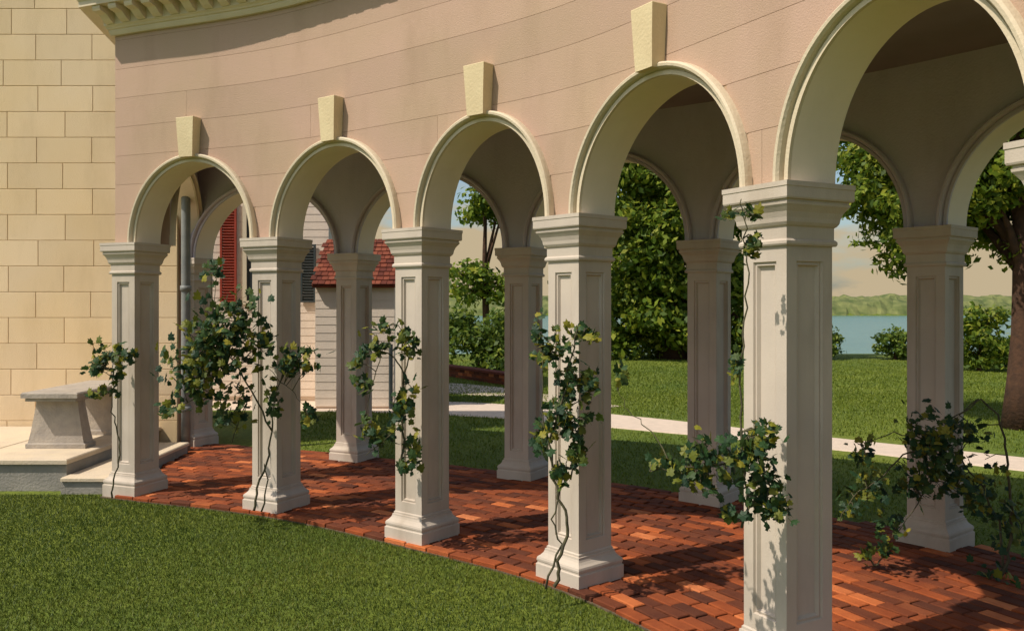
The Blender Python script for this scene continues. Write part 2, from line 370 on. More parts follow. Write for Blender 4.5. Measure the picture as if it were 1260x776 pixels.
# walk from rear to front so that "back" (nrm) points to the corridor? keep outer face to the left
PE = Path([e1.xy, e0.xy], True); EL = PE.len
AE = [(EL/2, EL/2-.06, .86)]
ew = wall(PE, 0, EL, AE, 0.0, TP-.02, 'end_wall', 3.66, [M['facade'], M['inner']])
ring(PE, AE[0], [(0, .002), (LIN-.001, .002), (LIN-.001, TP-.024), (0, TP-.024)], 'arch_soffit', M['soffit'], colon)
ring(PE, AE[0], [(e, TP-.02-d) for e, d in ARCHV], 'archivolt', M['trim'], colon)

# ceiling and roof (strips between the two walls)
def strip(za, zb, da, db, th, name, m):
    mb = MB(); n = 40; up = []; 
    for k in range(n+1):
        a = PF.at(SF[0]-WP+.03 + (PF.len+.3-SF[0]+WP-.03)*k/n, da, za); b = PB.at(-WP+(PB.len+.3+WP)*k/n, db, zb)
        up += [a, b, b-Vector((0, 0, th)), a-Vector((0, 0, th))]
    fs = [(i*4+k, i*4+(k+1) % 4, (i+1)*4+(k+1) % 4, (i+1)*4+k) for i in range(n) for k in range(4)] + [(0, 1, 2, 3), (n*4+3, n*4+2, n*4+1, n*4)]
    mb.add(up, fs); o = mb.build(name, m, colon); fixnormals(o); return o
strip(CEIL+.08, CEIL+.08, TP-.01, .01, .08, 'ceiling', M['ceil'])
strip(4.60, 3.76, -.34, TP+.3, .08, 'roof', M['lead'])

# cornice: swept round the left end and along the front
outer = []
a0 = PE.at(0, 0, 0).xy; a1 = PF.at(fs0, 0.012, 0).xy
plan = [a0, a1] + [PF.at(fs0+(PF.len+.3-fs0)*k/60, .012, 0).xy for k in range(1, 61)]
def sweep(plan, prof, name, m, parent):
    mb = MB(); vs = []; K = len(prof)
    for i, p in enumerate(plan):
        t1 = (plan[min(i+1, len(plan)-1)]-plan[min(i, len(plan)-2)]).normalized(); t0 = (plan[max(i, 1)]-plan[max(i-1, 0)]).normalized()
        n0 = Vector((t0.y, -t0.x)); n1 = Vector((t1.y, -t1.x)); mi = (n0+n1); mi = mi/mi.length**2*2 if mi.length > .3 else n1
        for o_, z in prof: vs.append((p.x+mi.x*o_, p.y+mi.y*o_, z))
    fs = [(i*K+k, i*K+(k+1) % K, (i+1)*K+(k+1) % K, (i+1)*K+k) for i in range(len(plan)-1) for k in range(K)] + [tuple(range(K)), tuple((len(plan)-1)*K+k for k in range(K))[::-1]]
    mb.add(vs, fs); o = mb.build(name, m, parent); fixnormals(o); return o
Zc = WALLTOP
cprof = [(0, Zc), (.035, Zc), (.042, Zc+.012), (.05, Zc+.03), (.052, Zc+.045), (.064, Zc+.048), (.072, Zc+.062), (.09, Zc+.075), (.09, Zc+.2), (.27, Zc+.2), (.27, Zc+.245), (.275, Zc+.25), (.285, Zc+.262), (.30, Zc+.29), (.325, Zc+.31), (.332, Zc+.335), (.332, Zc+.36), (0, Zc+.36)]
corn = sweep(plan, cprof, 'cornice', M['trim'], colon)
def modillion(P, s, side):
    mb = MB(); w2 = .045
    pr = [(.085, Zc+.198), (.085, Zc+.085), (.10, Zc+.08), (.135, Zc+.10), (.18, Zc+.14), (.245, Zc+.155), (.255, Zc+.175), (.255, Zc+.198)]
    K = len(pr); vs = [P.at(s-w2, -o_, z) for o_, z in pr] + [P.at(s+w2, -o_, z) for o_, z in pr]
    mb.add(vs, [tuple(range(K))[::-1], tuple(range(K, 2*K))] + [(k, (k+1) % K, K+(k+1) % K, K+k) for k in range(K)])
    o = mb.build('modillion', M['trim'], corn); fixnormals(o)
s = fs0+.04
while s < SF[4]:
    modillion(Shift(PF, .012), s, 0); s += .185
s = .1
while s < EL-.1: modillion(PE, s, 1); s += .185

# ------------------------------------------------------------------ ground
def gz(x, y):
    t = min(max((y-29)/60, 0), 1); z = -15*(t*t*(3-2*t))
    if y > 700: t = min(max((y-790)/60, 0), 1); z += 17*t*t*(3-2*t)
    return z
xs = sorted(set([-3000, -1200, -500, -250, -120, -70, -45, -30] + list(range(-24, 26, 2)) + [30, 45, 70, 120, 250, 500, 1200, 3000]))
ys = sorted(set([-400, -60, -20, -8] + list(range(-4, 40, 2)) + list(range(40, 100, 5)) + [140, 220, 400, 600, 700, 760] + list(range(780, 860, 10)) + [1000, 1500, 3000]))
mb = MB(); nx = len(xs)
mb.add([(x, y, gz(x, y)) for y in ys for x in xs], [(j*nx+i, j*nx+i+1, (j+1)*nx+i+1, (j+1)*nx+i) for j in range(len(ys)-1) for i in range(nx-1)])
tag(mb.build('lawn', M['lawn']), kind='structure')
mb = MB(); mb.add([(-2500, 60, -10), (2500, 60, -10), (2500, 850, -10), (-2500, 850, -10)], [(0, 1, 2, 3)]); tag(mb.build('river', M['water']), kind='structure')
# far shore woods, one bumpy mass
mb = MB(); nx = 500; rows = 9; vs = []
for j in range(rows):
    t = j/(rows-1)
    for i in range(nx):
        x = -900+2400*i/(nx-1); y = 812+t*80
        hh = (13.5+2*noise.noise(Vector((x*.006, 3, 1)))+1.5*noise.noise(Vector((x*.03, t*2, 5)))+3*noise.noise(Vector((x*.09, t*5, 9))))*1.35
        z = -10.2+ (0 if j == 0 else hh*(math.sin(min(t*1.3, 1)*math.pi/2)**.6) + 3*noise.noise(Vector((x*.15, j*1.7, 2))))
        vs.append((x+3*noise.noise(Vector((x, j, 0))), y+4*noise.noise(Vector((x*.2, j, 4))), z))
mb.add(vs, [(j*nx+i, j*nx+i+1, (j+1)*nx+i+1, (j+1)*nx+i) for j in range(rows-1) for i in range(nx-1)])
tag(mb.build('far_woods', M['woods']), 'low hazy green wooded shore across the river', 'woods', kind='stuff')

# ------------------------------------------------------------------ garden path
def ribbon(pts, widths, z, th, name, m):
    P = Path(pts); mb = MB(); n = 60; vs = []
    for k in range(n+1):
        s = P.len*k/n; wd = np.interp(k/n, np.linspace(0, 1, len(widths)), widths)/2
        wa = wd+.05*noise.noise(Vector((s*1.5, 0, 0))); wb = wd+.05*noise.noise(Vector((s*1.5, 7, 0)))
        vs += [P.at(s, -wa, z), P.at(s, wb, z), P.at(s, wb+.02, z-th), P.at(s, -wa-.02, z-th)]
    mb.add(vs, [(i*4+k, i*4+(k+1) % 4, (i+1)*4+(k+1) % 4, (i+1)*4+k) for i in range(n) for k in range(4)]); o = mb.build(name, m); fixnormals(o); return tag(o, kind='structure')
pp = [(-6.5, 15.0), (-3.5, 15.0), (-.6, 14.35), (2.0, 12.55), (4.35, 10.55), (5.55, 9.5), (7.0, 8.0), (9, 5)]
ribbon(pp, [1.5, 1.6, 1.7, 1.25, .85, .85, .85, .9], .012, .03, 'garden_path', M['path'])
ribbon([(-3.5, 18.9), (-1.4, 17.9), (.3, 16.5), (1.6, 14.6)], [1.9, 2.0, .8, .6], .008, .03, 'side_path', M['path'])

# ------------------------------------------------------------------ brick floor
poly = [PF.at(fs0-.08+(PF.len+.35-fs0)*k/60, -.085, 0).xy for k in range(61)] + [PB.at(PB.len+.3-(PB.len+.3+WP+.05)*k/60, .36, 0).xy for k in range(61)]
PX = np.array([[p.x, p.y] for p in poly])
def inside(x, y):
    x = np.atleast_1d(x); y = np.atleast_1d(y); c = np.zeros(x.shape, bool); j = len(PX)-1
    for i in range(len(PX)):
        xi, yi = PX[i]; xj, yj = PX[j]
        with np.errstate(divide='ignore', invalid='ignore'): t = ((yi > y) != (yj > y)) & (x < (xj-xi)*(y-yi)/(yj-yi+1e-12)+xi)
        c ^= t; j = i
    return c
floor = MB(); top = [(p.x, p.y, .012) for p in poly]; bot = [(p.x, p.y, -.05) for p in poly]; n = len(poly)
floor.add(top+bot, [tuple(range(n))] + [(i, n+i, n+(i+1) % n, (i+1) % n) for i in range(n)])
fl = tag(floor.build('brick_floor', M['bed']), kind='structure')
BL, BW, GAP = .203, .090, .012
cells = []; d = -.06
row = 0
d = -.085+BW/2+.003
while d < 3.6:
    s = -2.2 + (row % 2)*.5*BL
    rad = 1.0
    while s < PF.len+.3:
        # local stretch of the curve at this depth
        t0, t1 = PF.tan(s-.2), PF.tan(s+.2); k = t0.angle_signed(t1)/.4 if True else 0
        st = max(.3, 1+abs(k)*d)
        p = PF.at(s, d, 0); r = PF.tan(s); cells.append((p.x, p.y, math.atan2(r.y, r.x))); s += (BL+GAP)/st
    d += BW+GAP; row += 1
keep = []
for x, y, a in cells:
    ca, sa = math.cos(a), math.sin(a); ok = True
    qs = [(x+ca*i*BL/2-sa*j*BW/2, y+sa*i*BL/2+ca*j*BW/2) for i, j in ((-1, -1), (1, -1), (1, 1), (-1, 1))]
    if inside(np.array([q[0] for q in qs]), np.array([q[1] for q in qs])).all(): keep.append((x, y, a))
def proj_area(x, y):
    if y < 1: return 0
    u = 630+F*x/y; v = 372.6+F*EYE/y
    return (1/(y**3)) if (-20 < u < 1300 and v < 800) else 0
keep.sort(key=lambda c: -proj_area(c[0], c[1])); print('bricks', len(keep))
bmeshes = []
for k in range(6):
    mb = MB(); mb.bevbox((0, 0, 0), (BL+random.uniform(-.004, .003), BW+random.uniform(-.004, .003), .05), .005); o = mb.build('brick', M['brick'], fl); bmeshes.append(o.data); bpy.data.objects.remove(o)
rest = MB()
for i, (x, y, a) in enumerate(keep):
    a += random.gauss(0, .012); z = .018+random.gauss(0, .0022); x += random.gauss(0, .0015); y += random.gauss(0, .0015)
    if i < 300: link('brick', bmeshes[i % 6], fl, (x, y, z-.005), (random.gauss(0, .008), random.gauss(0, .008), a))
    else:
        ax = Matrix.Rotation(a, 3, 'Z'); rest.bevbox((x, y, z-.005), (BL, BW, .05), .005, (ax.col[0], ax.col[1], ax.col[2]))
tag(rest.build('bricks_beyond', M['brick'], fl), kind='stuff')

# ------------------------------------------------------------------ mansion at the left
XM, YM = -3.98, 10.3
man = thing('mansion', 'cream mansion wall of rusticated blocks behind the left end of the colonnade', 'house')
mb = MB(); mb.box((-8.99, YM+.65, 3.6), (10.0, 1.26, 7.2)); core = mb.build('wall', M['joint'], man)
HB = .305; z = .06; row = 0; LB = .67
while z < 7.1:
    x = XM+.012; first = True
    while x > -8.6:
        l = LB*(.5 if (first and row % 2) else 1)*(random.uniform(.97, 1.03)); first = False
        mb = MB(); c = (x-l/2, YM+.005, z+HB/2); b = .005; X, Z = l/2-.0018, HB/2-.0018
        vs = []
        for dy, e in ((.03, 0), (.003, 0), (-.003, b)):
            for i, j in ((-1, -1), (1, -1), (1, 1), (-1, 1)): vs.append((c[0]+i*(X-e), c[1]+dy, c[2]+j*(Z-e)))
        mb.add(vs, [(8, 9, 10, 11)] + [(r+k, r+(k+1) % 4, r+4+(k+1) % 4, r+4+k) for r in (0, 4) for k in range(4)])
        mb.build('block', M['mansion'], core); x -= l
    z += HB; row += 1
mb = MB(); pts = [(-3.80, 10.12, z) for z in (.02, 1, 2, 3, 3.4)]; mb.tube(pts, .052, 12)
mb.tube([(-3.80, 10.12, z) for z in (1.9, 1.96)], .064, 12); mb.tube([(-3.80, 10.12, z) for z in (.5, .56)], .064, 12)
mb.build('downpipe', M['lead'], man, True)

# stone landing and step
st = thing('stone_landing', 'low grey and cream stone landing with a side step below the mansion wall', 'steps')
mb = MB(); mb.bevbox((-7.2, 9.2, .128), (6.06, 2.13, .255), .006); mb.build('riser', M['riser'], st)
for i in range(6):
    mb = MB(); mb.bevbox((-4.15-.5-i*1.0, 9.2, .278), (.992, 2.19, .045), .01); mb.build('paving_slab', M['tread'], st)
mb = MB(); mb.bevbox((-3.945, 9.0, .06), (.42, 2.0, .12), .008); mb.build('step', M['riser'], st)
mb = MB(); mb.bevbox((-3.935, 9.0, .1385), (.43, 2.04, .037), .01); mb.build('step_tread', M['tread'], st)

# stone bench
be = thing('stone_bench', 'grey stone bench with a thick slab on splayed supports, on the landing', 'bench')
mb = MB(); mb.bevbox((-4.58, 9.3, .845), (.56, 1.42, .055), .012); mb.bevbox((-4.58, 9.3, .8), (.50, 1.36, .033), .002); mb.build('slab', M['benchm'], be)
for y in (8.82, 9.72):
    mb = MB(); vs = []
    for z, wx, wy in ((.302, .60, .22), (.345, .60, .22), (.355, .56, .2), (.45, .52, .18), (.62, .46, .16), (.74, .42, .15), (.782, .42, .15)):
        for i, j in ((-1, -1), (1, -1), (1, 1), (-1, 1)): vs.append((-4.58+i*wx/2, y+j*wy/2, z))
    mb.add(vs, [(r*4+k, r*4+(k+1) % 4, r*4+4+(k+1) % 4, r*4+4+k) for r in range(6) for k in range(4)] + [(3, 2, 1, 0), (24, 25, 26, 27)])
    mb.build('support', M['benchm'], be)

# ------------------------------------------------------------------ white outbuilding with red roofed wing
ob = thing('outbuilding', 'white clapboard house with red shutter, seen through the leftmost arches', 'house')
YH = 15.5; x0, x1 = -8.5, -3.28
mb = MB(); mb.box(((x0+x1)/2, YH+2.03, 2.5), (x1-x0, 4.0, 5.0)); hw = mb.build('wall', M['white'], ob)
def clap(xa, xb, y, z0, z1, parent, h=.135, holes=()):
    z = z0
    while z < z1-.02:
        zt = min(z+h, z1); segs = [(xa, xb)]
        for (ha, hb, hc, hd) in holes:
            if z < hd and zt > hc: segs = [q for sg in segs for q in ((sg[0], min(sg[1], ha)), (max(sg[0], hb), sg[1])) if q[1]-q[0] > .01]
        for a, b in segs:
            mb = MB(); mb.hexa([(a, y-.011, z), (b, y-.011, z), (b, y+.02, z), (a, y+.02, z), (a, y-.006, zt-.002), (b, y-.006, zt-.002), (b, y+.02, zt-.002), (a, y+.02, zt-.002)]); mb.build('clapboard', M['white'], parent)
        z = zt
clap(x0, x1+.01, YH, .1, 5.0, hw)
def window(xa, xb, za, zb, y, parent):
    mb = MB(); t = .07
    for c, s_ in ((((xa+xb)/2, y-.035, za-t/2), (xb-xa+2*t, .05, t)), (((xa+xb)/2, y-.035, zb+t/2), (xb-xa+2*t, .05, t)), ((xa-t/2, y-.035, (za+zb)/2), (t, .05, zb-za)), ((xb+t/2, y-.035, (za+zb)/2), (t, .05, zb-za)),
                  (((xa+xb)/2, y-.035, (za+zb)/2), (.03, .03, zb-za)), (((xa+xb)/2, y-.036, (za+zb)/2), (xb-xa, .034, .035))): mb.box(c, s_)
    f = mb.build('window', M['whitetrim'], parent); mb = MB(); mb.box(((xa+xb)/2, y-.026, (za+zb)/2), (xb-xa, .01, zb-za)); mb.build('pane', M['glass'], f)
def louvre(xa, xb, za, zb, y, m, parent, label=None):
    mb = MB(); t = .035
    mb.box((xa+t/2, y-.05, (za+zb)/2), (t, .04, zb-za)); mb.box((xb-t/2, y-.05, (za+zb)/2), (t, .04, zb-za)); mb.box(((xa+xb)/2, y-.05, za+t/2), (xb-xa-2*t, .038, t)); mb.box(((xa+xb)/2, y-.05, zb-t/2), (xb-xa-2*t, .038, t))
    s_ = mb.build('shutter', m, parent); z = za+t+.02; mb = MB()
    while z < zb-t: mb.box(((xa+xb)/2, y-.045, z), (xb-xa-2*t, .012, .045), (Vector((1, 0, 0)), Vector((0, .8, .6)), Vector((0, -.6, .8)))); z += .05
    tag(mb.build('louvres', m, s_), kind='stuff')
    if label: s_['label'] = label
window(-4.72, -4.3, 1.80, 3.5, YH, ob)
louvre(-5.19, -4.90, 1.77, 3.6, YH, M['shutter'], ob, 'red brown louvred shutter'); louvre(-4.2, -3.91, 1.77, 3.6, YH, M['shutter'], ob, 'red brown louvred shutter')
louvre(-3.76, -3.49, 1.77, 2.80, YH, M['dark'], ob, 'dark blue green shutter')
mb = MB(); mb.hexa([(x0-.3, YH-.35, 5.0), (x1+.3, YH-.35, 5.0), (x1+.3, YH+4.4, 5.0), (x0-.3, YH+4.4, 5.0), (x0-.1, YH+2, 6.6), (x1+.1, YH+2, 6.6), (x1+.1, YH+2.1, 6.6), (x0-.1, YH+2.1, 6.6)]); mb.build('roof', M['shingle'], ob)
# wing
YW = 14.4; wa, wb = -3.26, -1.95; ze, zr, yr = 2.05, 2.84, 15.44
mb = MB(); mb.add([(wa, YW+.02, 0), (wb, YW+.02, 0), (wb, yr, 0), (wa, yr, 0), (wa, YW+.02, ze), (wb, YW+.02, ze), (wb, yr, zr-.06), (wa, yr, zr-.06)], [(0, 1, 5, 4), (1, 2, 6, 5), (2, 3, 7, 6), (3, 0, 4, 7), (4, 5, 6, 7)]); ww = mb.build('wing_wall', M['white'], ob)
clap(wa, wb+.005, YW, .05, ze-.02, ww)
mb = MB(); sl = Vector((0, yr-YW+.12, zr-ze+.03)); L_ = sl.length; sl.normalize(); up = Vector((0, -sl.z, sl.y)); p0 = Vector((0, YW-.12, ze-.02))
mid = p0+sl*(L_/2)
mb.box(((wa+wb)/2+.02, mid.y, mid.z), (wb-wa+.10, L_, .05), (Vector((1, 0, 0)), sl, up)); wr = mb.build('wing_roof', M['shingle'], ob)
mb = MB(); rows = 11
for r_ in range(rows):
    x = wa-.03 - (r_ % 2)*.05
    while x < wb+.06:
        wd = random.uniform(.085, .12); c = p0+sl*(L_*(r_+.6)/rows)+up*(.034+random.uniform(0, .006))
        tl = (sl-up*.12).normalized(); mb.box((x+wd/2, c.y, c.z), (wd-.008, L_/rows*1.25, .012), (Vector((1, 0, 0)), tl, Vector((0, -tl.z, tl.y)))); x += wd
tag(mb.build('shingles', M['shingle'], wr), kind='stuff')
mb = MB(); mb.tube([(wb-.05, YW-.07, z) for z in (0, 1.08)], .035, 8); mb.build('drainpipe', M['dark'], ob)
# low brick garden wall beyond the second path
gw = thing('garden_wall', 'low red brick garden wall sloping away behind the pale paths', 'wall')
ga, gb = Vector((-1.75, 21.3, 0)), Vector((.35, 17.9, 0)); dr = (gb-ga).normalized(); nr = Vector((-dr.y, dr.x, 0)); Lg = (gb-ga).length
mb = MB(); mb.box((ga+gb)/2+Vector((0, 0, .10)), (Lg, .2, .22), (dr, nr, Vector((0, 0, 1)))); mb.build('core', M['bed'], gw)
mb = MB()
for r_ in range(3):
    s = (r_ % 2)*.11
    while s < Lg: mb.box(ga+dr*s-nr*0+Vector((0, 0, .04+r_*.07)), (.21, .225, .062), (dr, nr, Vector((0, 0, 1)))); s += .22
tag(mb.build('bricks', M['brick'], gw), kind='stuff')
mb = MB(); mb.box((ga+gb)/2+Vector((0, 0, .245)), (Lg+.1, .30, .05), (dr, nr, Vector((0, 0, 1)))); mb.build('coping', M['shingle'], gw)

# ------------------------------------------------------------------ leaves, shrubs and trees
def leaf_cloud(name, centers, radii, count, size, m, parent, flat=.8, seed=1, gaps=.0):
    r = np.random.default_rng(seed); centers = np.array(centers); radii = np.array(radii, float)
    wgt = radii.prod(axis=1)**.75 if radii.ndim == 2 else radii**2.3; wgt = wgt/wgt.sum()
    idx = r.choice(len(centers), count, p=wgt); dirv = r.normal(size=(count, 3)); dirv /= np.linalg.norm(dirv, axis=1)[:, None]
    rr = r.random(count)**.45; rad = radii[idx] if radii.ndim == 2 else radii[idx][:, None]
    P = centers[idx]+dirv*rr[:, None]*rad
    P += r.normal(size=P.shape)*size*.5
    nrm = dirv*.6+r.normal(size=(count, 3))*.6+np.array([0, 0, .35]); nrm /= np.linalg.norm(nrm, axis=1)[:, None]
    t = np.cross(nrm, r.normal(size=(count, 3))); t /= np.linalg.norm(t, axis=1)[:, None]; b = np.cross(nrm, t)
    sz = size*(.55+.9*r.random(count))[:, None]
    V = np.stack([P-t*sz, P-b*sz*.55+nrm*sz*.12, P+t*sz, P+b*sz*.55+nrm*sz*.12], axis=1).reshape(-1, 3)
    me = bpy.data.meshes.new(name); me.vertices.add(count*4); me.vertices.foreach_set('co', V.ravel()); me.loops.add(count*4); me.loops.foreach_set('vertex_index', np.arange(count*4))
    me.polygons.add(count); me.polygons.foreach_set('loop_start', np.arange(count)*4); me.polygons.foreach_set('loop_total', np.full(count, 4)); me.update(calc_edges=True); me.validate()
    me.materials.append(m); return link(name, me, parent)
def tree(name, label, cat, base, h, trunk_r, crown, seed, leaf=.16, count=9000, m=None, lean=(0, 0), nlimb=9, group=None, clump=(.45, .9), fork=.35):
    """crown: list of ellipsoids (cx,cy,cz,rx,ry,rz) relative to base; clumps are spread in them, limbs reach to clumps"""
    r = random.Random(seed); t = thing(name, label, cat, group); base = Vector(base); t.location = base
    top = Vector((lean[0], lean[1], h)); pts = [Vector((lean[0]*k**1.6+.08*h*.1*math.sin(k*5+seed), lean[1]*k**1.6, h*k-.05)) for k in [i/9 for i in range(10)]]
    rad = [trunk_r*(1.55 if i == 0 else 1.12 if i == 1 else 1-.75*i/9) for i in range(10)]
    mb = MB(); mb.tube(pts, rad, 10)
    cl, cr_ = [], []
    for (cx, cy, cz, rx, ry, rz) in crown:
        nn = max(6, int(9*rx*ry*rz/(clump[1]**3)*.55)); nn = min(nn, 90)
        for _ in range(nn):
            d_ = Vector((r.gauss(0, 1), r.gauss(0, 1), r.gauss(0, 1))).normalized()*(r.random()**.4); cl.append((cx+d_.x*rx, cy+d_.y*ry, cz+d_.z*rz)); q = r.uniform(*clump); cr_.append((q, q, q*.7))
    for k in range(nlimb):
        i = r.randrange(len(cl)); e = Vector(cl[i]); hh = min(max(e.z*.55, h*fork), h*.9); kk = hh/h; s_ = Vector((lean[0]*kk**1.6, lean[1]*kk**1.6, hh)); md = s_.lerp(e, .5)+Vector((0, 0, .12*(e-s_).length)); rr = trunk_r*.42
        mb.tube([s_, s_.lerp(md, .5)+Vector((0, 0, .03)), md, md.lerp(e, .5), e], [rr, rr*.8, rr*.6, rr*.4, rr*.15], 6)
    mb.build('trunk', M['bark'], t, True)
    c = leaf_cloud('crown', cl, cr_, count, leaf, m or M['leaf'], t, seed=seed); return t
# big dense tree seen in the fourth arch
tree('large_tree', 'large dense dark green tree at the far edge of the lawn, in the fourth arch', 'tree', (5.1, 27.5, 0), 6.5, .35, [(0, 0, 5.3, 3.5, 2.6, 3.1), (-.8, 0, 2.2, 3.0, 1.8, 2.2), (1.2, -.3, 1.7, 2.0, 1.5, 1.7)], 3, .11, 44000, clump=(.5, 1.0))
# shade tree with trunk at the right edge
tree('shade_tree', 'tall shade tree with dark brown trunk at the right edge of the picture', 'tree', (7.22, 12.2, 0), 6.2, .19, [(-.4, .6, 4.3, 2.2, 1.8, 1.6), (-1.5, .8, 3.45, .9, 1.0, 1.2), (1.2, .4, 4.4, 1.9, 1.8, 1.8), (-.3, .6, 3.1, .75, .9, .8)], 5, .055, 46000, clump=(.25, .5), lean=(-.15, .3), nlimb=14)
# thin tree in third arch
tree('slender_tree', 'open tree with separate leafy clumps seen through the third arch', 'tree', (-.9, 30, -.1), 5.6, .16, [(.2, 0, 5.3, 1.3, 1, .75), (-.6, .2, 2.6, 1.0, .8, .75), (.35, .0, 2.3, .9, .7, .5)], 8, .11, 3200, clump=(.25, .5), nlimb=10)
def shrub(label, base, rx, rz, seed, leaf, count, m, group='shrubs along the lawn edge', name='shrub'):
    return tree(name, label, 'shrub', base, rz*1.2, .05, [(0, 0, rz*.95, rx, rx*.8, rz*.8), (rx*.3, 0, rz*.5, rx*.8, rx*.7, rz*.45)], seed, leaf, count, m, nlimb=6, group=group, clump=(rx*.22, rx*.4), fork=.1)
shrub('rounded mid green shrub beyond the low brick wall in the third arch', (-.85, 22.8, 0), 1.35, .85, 11, .07, 6500, M['leafd'])
shrub('airy yellow green shrub just right of the rightmost rear pier', (12.1, 22.5, 0), .75, 1.0, 12, .07, 2800, M['leaf'])
shrub('small dark shrub at the lawn edge against the river, left of the rightmost rear pier', (11.9, 27.0, 0), .65, .55, 13, .06, 2200, M['leafd'])
shrub('small dark shrub beside the nearest pier, at the river edge', (9.75, 27.0, 0), .45, .65, 14, .06, 1600, M['leafd'])
shrub('low yellow green shrub nearest the shade tree trunk', (13.5, 23.8, 0), .7, .45, 15, .06, 1500, M['leaf'])
shrub('broad dark shrub at the lawn edge beyond the shade tree', (17.5, 26.0, 0), 1.6, .9, 16, .09, 3500, M['leafd'])

# ------------------------------------------------------------------ vines
def leaf_mesh(k):
    mb = MB(); r = random.Random(k)
    out = [(0, 0, 0), (.30, -.10, .02), (.50, .22, -.04), (.34, .36, .02), (.42, .72, -.05), (.16, .72, .03), (0, 1.05, -.06), (-.16, .72, .03), (-.42, .70, -.05), (-.34, .36, .02), (-.50, .22, -.04), (-.30, -.10, .02)]
    out = [(x*(1+r.uniform(-.1, .1)), y, z+r.uniform(-.03, .03)) for x, y, z in out]
    mb.add(out+[(0, .35, .07)], [(i, (i+1) % 12, 12) for i in range(12)]); mb.tube([(0, 0, 0), (0, -.35, .03)], .02, 3, False)
    o = mb.build('leaf', M['vine']); me = o.data; bpy.data.objects.remove(o); return me
LM = [leaf_mesh(k) for k in range(4)]
def vine(label, y, stems, clusters, seed, size=.06, dy=.1, name='climbing_vine', group='vines climbing the piers', yspread=.07):
    """stems: list of pixel polylines [(u,v),...]; clusters: (u,v,ru,rv,count); y = distance, spread in depth"""
    r = random.Random(seed); b = px(stems[0][0][0][0], stems[0][0][0][1], y); t = thing(name, label, 'vine', group)
    mb = MB(); sp = []
    for pts, r0 in stems:
        P = []
        for i, q in enumerate(pts):
            yy = y + (q[2] if len(q) > 2 else 0); P.append(px(q[0], q[1], yy))
        fine = []
        for i in range(len(P)-1):
            for k in range(4):
                f = k/4; fine.append(P[i].lerp(P[i+1], f)+Vector((r.gauss(0, .006), r.gauss(0, .006), r.gauss(0, .004))))
        fine.append(P[-1]); n = len(fine); mb.tube(fine, [r0*(1-.65*i/n) for i in range(n)], 6); sp += fine
    st_ = None; leaves = []
    for c in clusters:
        u, v, ru, rv, cnt = c[:5]; off = c[5] if len(c) > 5 else 0
        cen = px(u, v, y+off); k = y/F
        cnt = int(cnt*2.6); subs = [(r.gauss(0, .55)*ru, r.gauss(0, .55)*rv) for _ in range(max(2, cnt//9))]
        for su, sv in subs:                       # twig to every sub cluster
            e = cen+Vector((su*k, r.gauss(0, yspread*.5), -sv*k)); a = min(sp, key=lambda q: (q-e).length)
            if (a-e).length < 1.2: mb.tube([a, a.lerp(e, .5)+Vector((0, 0, .02)), e], [.004, .003, .002], 4, False)
        for _ in range(cnt):
            su, sv = r.choice(subs); g = .33
            p = cen+Vector(((su+r.gauss(0, g)*ru)*k, r.gauss(0, yspread), -(sv+r.gauss(0, g)*rv)*k)); leaves.append(p)
    so_ = mb.build('stem', M['vinebark'], t, True)
    r.shuffle(leaves)
    for p in leaves[:300]:
        z = size*r.uniform(.55, 1.25)
        link('leaf', r.choice(LM), t, p, (r.uniform(.2, 1.7), r.uniform(-.7, .7), r.gauss(0, 1.2)), (z, z, z))
    if len(leaves) > 300:
        mb = MB()
        for p in leaves[300:]:
            me = r.choice(LM); z = size*r.uniform(.55, 1.25); q = Matrix.Translation(p) @ Matrix.Rotation(r.gauss(0, 1.2), 4, 'Z') @ Matrix.Rotation(r.uniform(.2, 1.7), 4, 'X')
            mb.add([q @ (v.co*z) for v in me.vertices], [tuple(f.vertices) for f in me.polygons])
        tag(mb.build('leaves', M['vine'], t), kind='stuff')
    return t
vine('small vine with a few leafy sprigs on the leftmost front pier by the bench', 7.52,
     [([(137, 612), (140, 590), (148, 560), (143, 525), (137, 500), (140, 470), (138, 440)], .008)],
     [(128, 440, 16, 14, 26), (150, 436, 10, 10, 14), (118, 458, 10, 8, 12), (142, 470, 10, 16, 14), (120, 482, 10, 6, 8)], 21, .062)
vine('bushiest vine, a mass of leaves spreading left from the second front pier', 6.78,
     [([(312, 630), (318, 600), (330, 560), (334, 520), (338, 490), (345, 470)], .011), ([(322, 628), (330, 590), (325, 570)], .008), ([(334, 530), (310, 480, -.05), (290, 450, -.1), (270, 420, -.1), (262, 390, -.1)], .008),
      ([(345, 470), (360, 480), (375, 500)], .004), ([(290, 450, -.1), (240, 490, -.1), (200, 508, -.1)], .005), ([(285, 545, .05), (300, 500, 0), (315, 480, 0)], .005)],
     [(270, 430, 32, 38, 190, -.1), (300, 395, 20, 26, 36, -.05), (262, 395, 18, 20, 26, -.1), (240, 475, 28, 26, 70, -.1), (285, 500, 20, 28, 34, 0), (355, 440, 24, 18, 44), (205, 508, 10, 6, 9, -.1), (263, 340, 8, 16, 11, -.1), (335, 505, 8, 26, 14), (375, 512, 14, 12, 11), (325, 420, 14, 20, 22)], 22, .060, yspread=.1)
vine('loose vine with hanging sprays on the third front pier', 5.95,
     [([(492, 585), (497, 540), (494, 500), (497, 460), (486, 440), (470, 430), (450, 425)], .009), ([(495, 470), (505, 430), (490, 400)], .006), ([(497, 520), (470, 545), (450, 560)], .004), ([(470, 432), (455, 480), (445, 540)], .004)],
     [(472, 415, 24, 14, 30, -.03), (500, 425, 12, 16, 18), (450, 440, 10, 10, 10), (498, 500, 14, 26, 30), (504, 545, 10, 24, 18), (448, 470, 10, 14, 10), (458, 540, 18, 22, 24), (497, 575, 6, 10, 7)], 23, .055)
